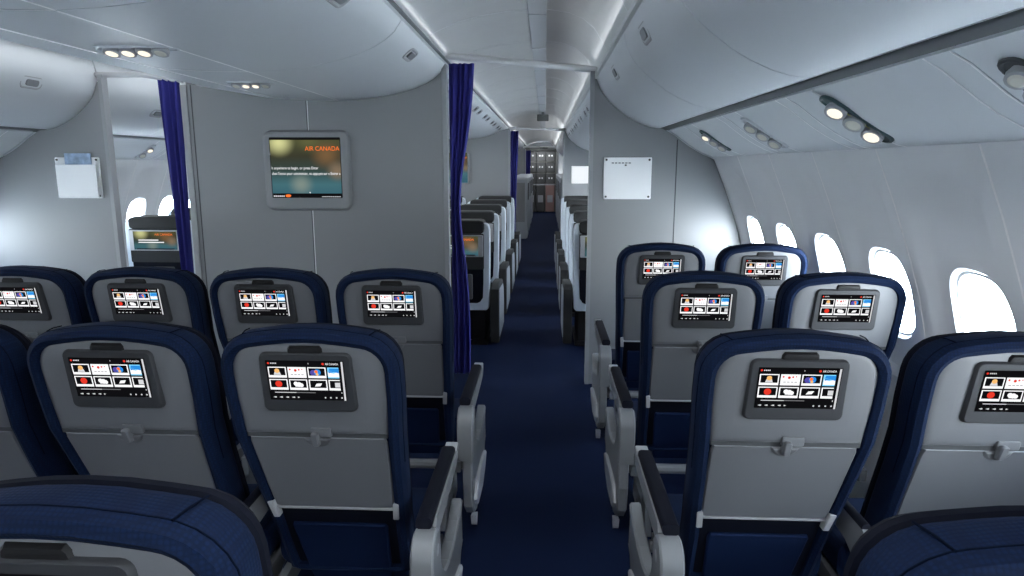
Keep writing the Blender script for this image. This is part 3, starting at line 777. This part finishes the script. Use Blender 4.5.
# cross rail (curtain track) and curtains
mb = MB(); mb.tube([(-.66, YP+.02, 2.205), (-.3, YP+.02, 2.172), (.0, YP+.02, 2.143), (.335, YP+.02, 2.11)], .021, 'trim', 8)
tag(mb.build('curtain_rail'), 'pale curtain rail crossing the right aisle below the ceiling', 'curtain rail')
mb = MB(); mb.tube([(-3.02, YP+.02, 2.10), (-2.7, YP+.02, 2.10), (-2.42, YP+.02, 2.06)], .018, 'lite', 8)
tag(mb.build('curtain_rail'), 'short curtain rail across the left doorway gap', 'curtain rail')
mb = MB(); mb.tube([(-.60, YQ+.02, 2.10), (.34, YQ+.02, 2.075)], .022, 'trim', 8)
tag(mb.build('curtain_rail'), 'small far curtain rail ahead of the galley', 'curtain rail')
def curtain(label, x0t, x1t, x0b, x1b, y, z0, z1, folds, depth, tie=0.):
    mb = MB(); N = folds*8; loops = []
    for j in range(15):
        v = j/14; z = z0+(z1-z0)*v
        a0 = x0b+(x0t-x0b)*v; a1 = x1b+(x1t-x1b)*v-tie*math.exp(-((v-.58)/.22)**2)
        row = []
        for s in (0, 1):
            for i in range(N+1):
                k = i if s == 0 else N-i
                u = k/N; w = math.sin(2*PI*folds*u+.6*math.sin(3*v))*depth*(.55+.45*(1-v))
                row.append((a0+(a1-a0)*u+.006*math.sin(5*v+9*u), y+w+(.004 if s else -.004), z))
        loops.append(row)
    mb.loft(loops, 'curtain')
    return tag(mb.build('aisle_curtain'), label, 'curtain')
curtain('tall royal blue curtain gathered at the right end of the TV wall', -.640, -.480, -.66, -.525, YP+.115, .03, 2.17, 4, .022, .078)
curtain('royal blue curtain at the left end of the TV wall', -2.585, -2.45, -2.53, -2.46, YP+.02, .03, 2.07, 3, .020)
curtain('small blue curtain hanging by the far partition', -.56, -.44, -.62, -.49, YQ+.1, .03, 2.06, 3, .035)
curtain('tiny blue curtain next to the galley', -.60, -.45, -.60, -.48, YG-.75, .03, 1.98, 2, .03)

# far partition
prof = [(-2.40, 0), (-.58, 0), (-.58, 2.10)] + [(x, z-.006) for x, z in CB[3:]] + [(-1.6, 1.93)] + [(x, z-.006) for x, z in CB2[:-1]]
fp = panel('bulkhead_partition', prof, YQ, YQ+.05, 'wall', 'far grey partition left of the aisle with a small TV')
mb = MB(); mb.box(-.60, -.565, YQ-.01, YQ+.06, 0, 2.08, 'edge'); mb.build('edge_trim', fp)
fr = right_part(YQ, lambda x: x, 'far grey partition right of the aisle with a white card')
fl = right_part(YQ, mirx, 'far grey partition at the end of the left aisle')
t = thing('wall_television', 'small far television half hidden by the blue curtain', 'television', (-1.50, YQ, 1.47))
mb = MB(); slab(mb, rrect(-.29, .29, -.26, .26, .05, 5), [(0, -.001), (0, -.03), (.01, -.04)], 'wall', rot_id); mb.build('tv_housing', t)
mb = MB(); mb.poly([(-.24, -.042, -.24), (.24, -.042, -.24), (.24, -.042, .24), (-.24, -.042, .24)], 'tvpic'); add_text(mb, 'AIR CANADA', 'e_orange', 0.0, .232, .15, -.043, idf, .045); mb.build('screen', t, recalc=False)
t = thing('card_holder', 'small white card with added glow on the far right partition', 'document holder', (.585, YQ, 1.36))
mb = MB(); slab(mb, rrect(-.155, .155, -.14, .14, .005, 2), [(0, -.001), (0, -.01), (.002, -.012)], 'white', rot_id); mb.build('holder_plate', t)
mb = MB(); mb.poly([(-.15, -.0125, -.135), (.15, -.0125, -.135), (.15, -.0125, .135), (-.15, -.0125, .135)], 'e_paper'); mb.build('card_glow', t)  # glowing sheet painted over the white holder plate

# ------------------------------------------------------------------ front cabin seats
M['seatpic'] = screen_picture('seat_picture', -.17, .17, .775, .935, .9)
def biz_meshes():
    out = half_to_full([(.255, .31), (.275, .33), (.285, .50), (.288, .85), (.286, .985), (.278, 1.02), (.262, 1.035), (.23, 1.04)])
    mb = MB(); slab(mb, out, [(.006, .0), (0, .015), (0, .085), (.01, .10)], 'shellw', rot_id); MESH['b_shell'] = mb.mesh('seat_shell')
    top = half_to_full([(.215, .955), (.236, .965), (.243, .99), (.243, 1.03), (.232, 1.052), (.20, 1.062)])
    mb = MB(); slab(mb, top, [(.012, -.014), (0, -.004), (0, .20), (.02, .23)], 'dark', rot_id); MESH['b_head'] = mb.mesh('headrest')
    inn = half_to_full([(.18, .375), (.205, .385), (.228, .42), (.234, .55), (.238, .95), (.23, .955)])
    mb = MB(); slab(mb, inn, [(.0, .0), (0, -.006), (.006, -.010)], 'navyf', rot_id); MESH['b_inner'] = mb.mesh('back_panel')
    mid = rrect(-.24, .24, .66, .955, .01, 2)
    mb = MB(); slab(mb, mid, [(0, -.004), (0, -.016), (.004, -.018)], 'dark', rot_id); MESH['b_mid'] = mb.mesh('monitor_panel')
    low = rrect(-.145, .145, .41, .62, .012, 3)
    mb = MB(); slab(mb, low, [(0, -.008), (0, -.022), (.005, -.026)], 'dgrey', rot_id); MESH['b_pocket'] = mb.mesh('literature_pocket')
    mb = MB(); slab(mb, rrect(-.235, .235, .765, .945, .008, 3), [(0, -.012), (0, -.026), (.004, -.03)], 'lite', rot_id); MESH['b_mon'] = mb.mesh('monitor')
    mb = MB(); y = -.0315
    mb.poly([(-.195, y, .775), (.195, y, .775), (.195, y, .935), (-.195, y, .935)], 'seatpic')
    add_text(mb, 'AIR CANADA', 'e_orange', .0, .16, .90, y-.0006, idf, .025)
    for k in range(2): mb.poly([(-.15, y-.0005, .855-.02*k), (.03+.05*k, y-.0005, .855-.02*k), (.03+.05*k, y-.0005, .863-.02*k), (-.15, y-.0005, .863-.02*k)], 'e_white')
    mb.poly([(-.17, y-.0005, .775), (.17, y-.0005, .775), (.17, y-.0005, .785), (-.17, y-.0005, .785)], 'e_black')
    MESH['b_screen'] = mb.mesh('screen', False)
    mb = MB(); cs = rrect(-.25, .25, .34, .46, .04, 4); mb.loft([[(x, yy, z) for x, z in offset_loop(cs, d)] for d, yy in ((.02, .2), (0, .23), (0, .66), (.03, .70))], 'navyf'); MESH['b_cush'] = mb.mesh('seat_cushion')
    mb = MB(); mb.box(-.24, .24, .08, .60, .04, .31, 'black', .01); mb.box(-.26, .26, .05, .63, 0, .04, 'black'); MESH['b_base'] = mb.mesh('seat_base')
    for s, nm in ((-1, 'l'), (1, 'r')):
        X = s*.325
        con = [(.02, .03), (.64, .03), (.66, .30), (.60, .44), (.50, .50), (.08, .53), (.0, .49), (.0, .10)]
        mb = MB(); mb.loft([[(xx, u, v) for u, v in offset_loop(con, d)] for d, xx in ((.006, X-.036), (0, X-.028), (0, X+.028), (.006, X+.036))], 'dark'); MESH['b_con_'+nm] = mb.mesh('side_console')
        ins = offset_loop(con, .045)
        mb = MB(); mb.loft([[(X+s*q, u, v) for u, v in offset_loop(ins, d)] for d, q in ((0, .03), (0, .040), (.004, .042))], 'podg'); MESH['b_conp_'+nm] = mb.mesh('console_panel')
biz_meshes()
def make_biz(loc, label, side):
    t = thing('cabin_seat', label, 'airline seat', loc, 'white shelled seats in the front cabin')
    part('seat_shell', 'b_shell', t, 'white plastic shell'); part('headrest', 'b_head', t, 'dark headrest cover'); part('back_panel', 'b_inner', t); part('monitor_panel', 'b_mid', t)
    part('literature_pocket', 'b_pocket', t); m_ = part('monitor', 'b_mon', t); part('screen', 'b_screen', m_)
    part('seat_cushion', 'b_cush', t); part('seat_base', 'b_base', t)
    c = part('side_console', 'b_con_'+side, t); part('console_panel', 'b_conp_'+side, c)
    return t
bp = {}
def biz(x, y, label, side):
    if side not in bp: bp[side] = make_biz((x, y, 0), label, side)
    else: dup(bp[side], (x, y, 0), label)
BYS = [5.42, 6.52, 7.64, 8.76, 9.86]
ordn = ['nearest', 'second', 'third', 'fourth', 'farthest']
for y, w in zip(BYS, ordn):
    biz(-.735, y, 'white shelled seat left of the aisle past the curtain, %s of five along the aisle' % w, 'r')
    biz(-1.46, y, 'white shelled seat inboard of the left aisle column past the curtain, %s of five' % w, 'l')
    biz(.525, y, 'white shelled seat right of the aisle past the partition, %s of five along the aisle' % w, 'l')
biz(-3.42, 5.70, 'white shelled seat with a lit screen in the left doorway gap', 'r')
biz(-3.66, 6.8, 'dark headrest of the seat behind the lit screen in the left doorway gap', 'r')

# ------------------------------------------------------------------ foremost cabin pods and galley
def pod(label, x, y, s):
    t = thing('seat_pod', label, 'seat pod', (x, y, 0), 'grey seat pods before the galley')
    mb = MB(); out = [(0, 0), (1.15, 0), (1.15, 1.10), (1.05, 1.22), (.90, 1.27), (.06, 1.27), (0, 1.22)]
    mb.loft([[(s*xx, u, v) for u, v in offset_loop(out, d)] for d, xx in ((.01, -.34), (0, -.32), (0, 0), (.015, .03))], 'podg'); mb.build('pod_shell', t)
    mb = MB(); mb.loft([[(s*q, u, v) for u, v in offset_loop(rrect(.35, .95, .78, 1.14, .06, 4), d)] for d, q in ((0, .026), (0, .036), (.02, .038))], 'black'); mb.build('side_opening', t)
    mb = MB(); mb.box(min(s*-.30, s*-.02), max(s*-.30, s*-.02), -.012, .004, .35, 1.16, 'wall', .004); mb.build('pod_door', t)
    return t
for k, w in enumerate(('nearest', 'second', 'third', 'farthest')):
    pod('grey seat pod left of the far aisle, %s of four before the galley' % w, -.39, 13.9+k*1.75, 1)
    pod('grey seat pod right of the far aisle, %s of four before the galley' % w, .37, 14.3+k*1.75, -1)
gw = thing('galley_unit', 'dark galley wall with latched boxes at the far end of the aisle', 'galley', (-.12, YG, 0))
mb = MB(); mb.box(-.50, .50, .25, .60, 0, 2.05, 'galley'); mb.box(-.50, .50, 0, .25, .885, .92, 'lite'); mb.box(-.50, -.47, 0, .25, 0, 2.05, 'galley'); mb.box(.47, .50, 0, .25, 0, 2.05, 'galley'); mb.box(-.5, .5, 0, .25, 2.0, 2.05, 'galley')
for z in (1.27, 1.63): mb.box(-.47, .47, 0, .25, z-.01, z+.01, 'galley')
mb.build('galley_frame', gw)
for r in range(3):
    for c in range(3):
        x = -.32+.31*c; z = .935+.36*r
        t = thing('stowage_box', 'dark stowage box in the galley, %s row, %s' % (('lowest', 'middle', 'top')[r], ('left', 'centre', 'right')[c]), 'storage box', (gw.location.x+x, YG, z), 'galley stowage boxes')
        g = MB(); g.box(-.145, .145, .005, .24, 0, .31, 'dgrey', .006); g.build('box_body', t)
        for q in (-.045, .045):
            g = MB(); g.box(q-.022, q+.022, -.012, .006, .15, .20, 'white'); g.build('latch', t)
for c, x in enumerate((-.33, -.02, .29)):
    t = thing('galley_cart', 'galley cart under the worktop, %s of three' % ('left', 'centre', 'right')[c], 'trolley', (gw.location.x+x, YG-.04, 0), 'galley carts')
    g = MB(); g.box(-.14, .14, 0.0, .28, .03, .87, 'pink' if c == 2 else 'dgrey', .006); g.build('cart_body', t)
    g = MB(); g.box(-.085, .085, -.012, .002, .33, .56, 'lite'); g.build('cart_panel', t)
    for q in (-.10, .10):
        g = MB(); g.loft([[(q+dx, .14+.03*math.cos(a), .03+.03*math.sin(a)) for a in [2*PI*k/10 for k in range(10)]] for dx in (-.012, .012)], 'black'); g.build('wheel', t)
mb = MB(); mb.box(-.66, -.62, YG-.6, YG+.5, 0, 2.1, 'wall'); tag(mb.build('wall_galley_left'), kind='structure')
mb = MB(); mb.box(.38, .42, YG-.6, YG+.5, 0, 2.1, 'wall'); tag(mb.build('wall_galley_right'), kind='structure')
mb = MB(); mb.box(-.70, .45, YG-.62, YG+.6, 2.07, 2.11, 'ceil'); tag(mb.build('ceiling_galley'), kind='structure')
for (y, w, lab) in ((10.7, .09, 'dark sign box under the ceiling just before the far partition'), (YG-.9, .12, 'tiny dark sign box under the ceiling before the galley')):
    t = thing('sign_box', lab, 'sign', (-.04, y, 2.19 if y < 12 else 2.0))
    g = MB(); g.box(-w, w, -.04, .04, 0, .10 if y < 12 else .07, 'dgrey', .01); g.build('box_body', t)
    g = MB(); g.box(-.02, .02, -.02, .02, .10 if y < 12 else .07, .14 if y < 12 else .075, 'alu'); g.build('hanger', t)

# ------------------------------------------------------------------ light
w = bpy.data.worlds.new('sky'); SC.world = w; w.use_nodes = True
nt = w.node_tree; bg = nt.nodes['Background']
tc = nt.nodes.new('ShaderNodeTexCoord'); sp = nt.nodes.new('ShaderNodeSeparateXYZ'); nt.links.new(tc.outputs['Generated'], sp.inputs[0])
mr = nt.nodes.new('ShaderNodeMapRange'); mr.inputs[1].default_value = -1; mr.inputs[2].default_value = 1; nt.links.new(sp.outputs['Z'], mr.inputs[0])
rp = nt.nodes.new('ShaderNodeValToRGB'); cr = rp.color_ramp
cr.elements[0].position = .0; cr.elements[0].color = (.72, .80, .88, 1)
cr.elements[1].position = 1.; cr.elements[1].color = (.55, .72, .95, 1)
q = cr.elements.new(.5); q.color = (.97, .99, 1, 1)
q = cr.elements.new(.42); q.color = (.85, .92, .97, 1)
nt.links.new(mr.outputs[0], rp.inputs[0]); nt.links.new(rp.outputs[0], bg.inputs[0])
bg.inputs[1].default_value = 27.0
def sun(d, e, ang):
    l = bpy.data.lights.new('sun', 'SUN'); l.energy = e; l.angle = ang; l.color = (1, .97, .93)
    o = bpy.data.objects.new('sun', l); COL.objects.link(o)
    o.rotation_euler = Vector(d).to_track_quat('-Z', 'Y').to_euler(); return o
sun((-.58, .81, -.02), 11., math.radians(42))
def area(x, y, z, sx, sy, e, col=(.93, .96, 1), rot=(0, 0, 0)):  # unseen lamps added to brighten the cabin
    l = bpy.data.lights.new('fill_lamp', 'AREA'); l.shape = 'RECTANGLE'; l.size = sx; l.size_y = sy; l.energy = e; l.color = col
    o = bpy.data.objects.new('fill_lamp', l); COL.objects.link(o); o.location = (x, y, z); o.rotation_euler = rot; return o
def cove(x, z, y0, y1, e, d):
    o = area(x, (y0+y1)/2, z, y1-y0, .04, e); o.name = 'cove_fill'
    # added unseen strip brightening the ceiling: long side along cabin, facing up and inwards
    n_ = -Vector(d).normalized(); xa = Vector((0, 1, 0)); ya = n_.cross(xa)
    o.rotation_euler = Matrix((xa, ya, n_)).transposed().to_euler()
for y0, y1 in ((-2.5, 4.4), (4.65, 10.9), (11.15, 21.2)):
    k = (y1-y0)
    q_ = 3. if y0 > 11 else 1.
    cove(.295, 2.135, y0, y1, .32*q_*k, (-.7, 0, .75)); cove(-.635, 2.205, y0, y1, .08*q_*k, (.6, 0, .8))
    cove(-2.98, 2.195, y0, y1, 1.5*k, (.5, 0, .8)); cove(-2.415, 2.13, y0, y1, 1.5*k, (-.5, 0, .8))
for y in (-2.0, -.6, .9): area(-.12, y, 2.29, .25, 1.1, 9 if y > 0 else 13)  # added overhead fill, out of view
for y in (6.2, 8.6): area(-1.45, y, 1.91, .3, 1.2, 12); area(.97, y, 1.55, .12, 1.2, 6, rot=(0, -.5, 0))  # added lamps hidden behind the partitions, brightening the front cabin
area(-.12, 21.6, 2.05, .6, .3, 8)  # added lamp brightening the galley
for y in (12.2, 15.6, 19.0): area(-.12, y, 2.31, .2, .9, 7)  # added lamps brightening the pods of the foremost cabin
SC.view_settings.view_transform = 'Standard'; SC.view_settings.look = 'None'
SC.view_settings.exposure = .36; SC.view_settings.gamma = 1.; SC.view_settings.use_curve_mapping = False

# ------------------------------------------------------------------ camera
f_ = 665.
p = math.atan(122/f_); psi = math.atan(33/f_*math.cos(p))
cam = bpy.data.cameras.new('camera'); cam.sensor_width = 36; cam.lens = f_/1024*36; cam.clip_start = .02
co = bpy.data.objects.new('camera', cam); COL.objects.link(co)
co.location = (0, 0, 1.5); co.rotation_euler = (PI/2-p, 0, psi)
SC.camera = co
SC.cycles.max_bounces = 10; SC.cycles.diffuse_bounces = 6; SC.cycles.transparent_max_bounces = 12
SC.cycles.sample_clamp_indirect = 4.
SC.cycles.use_denoising = True
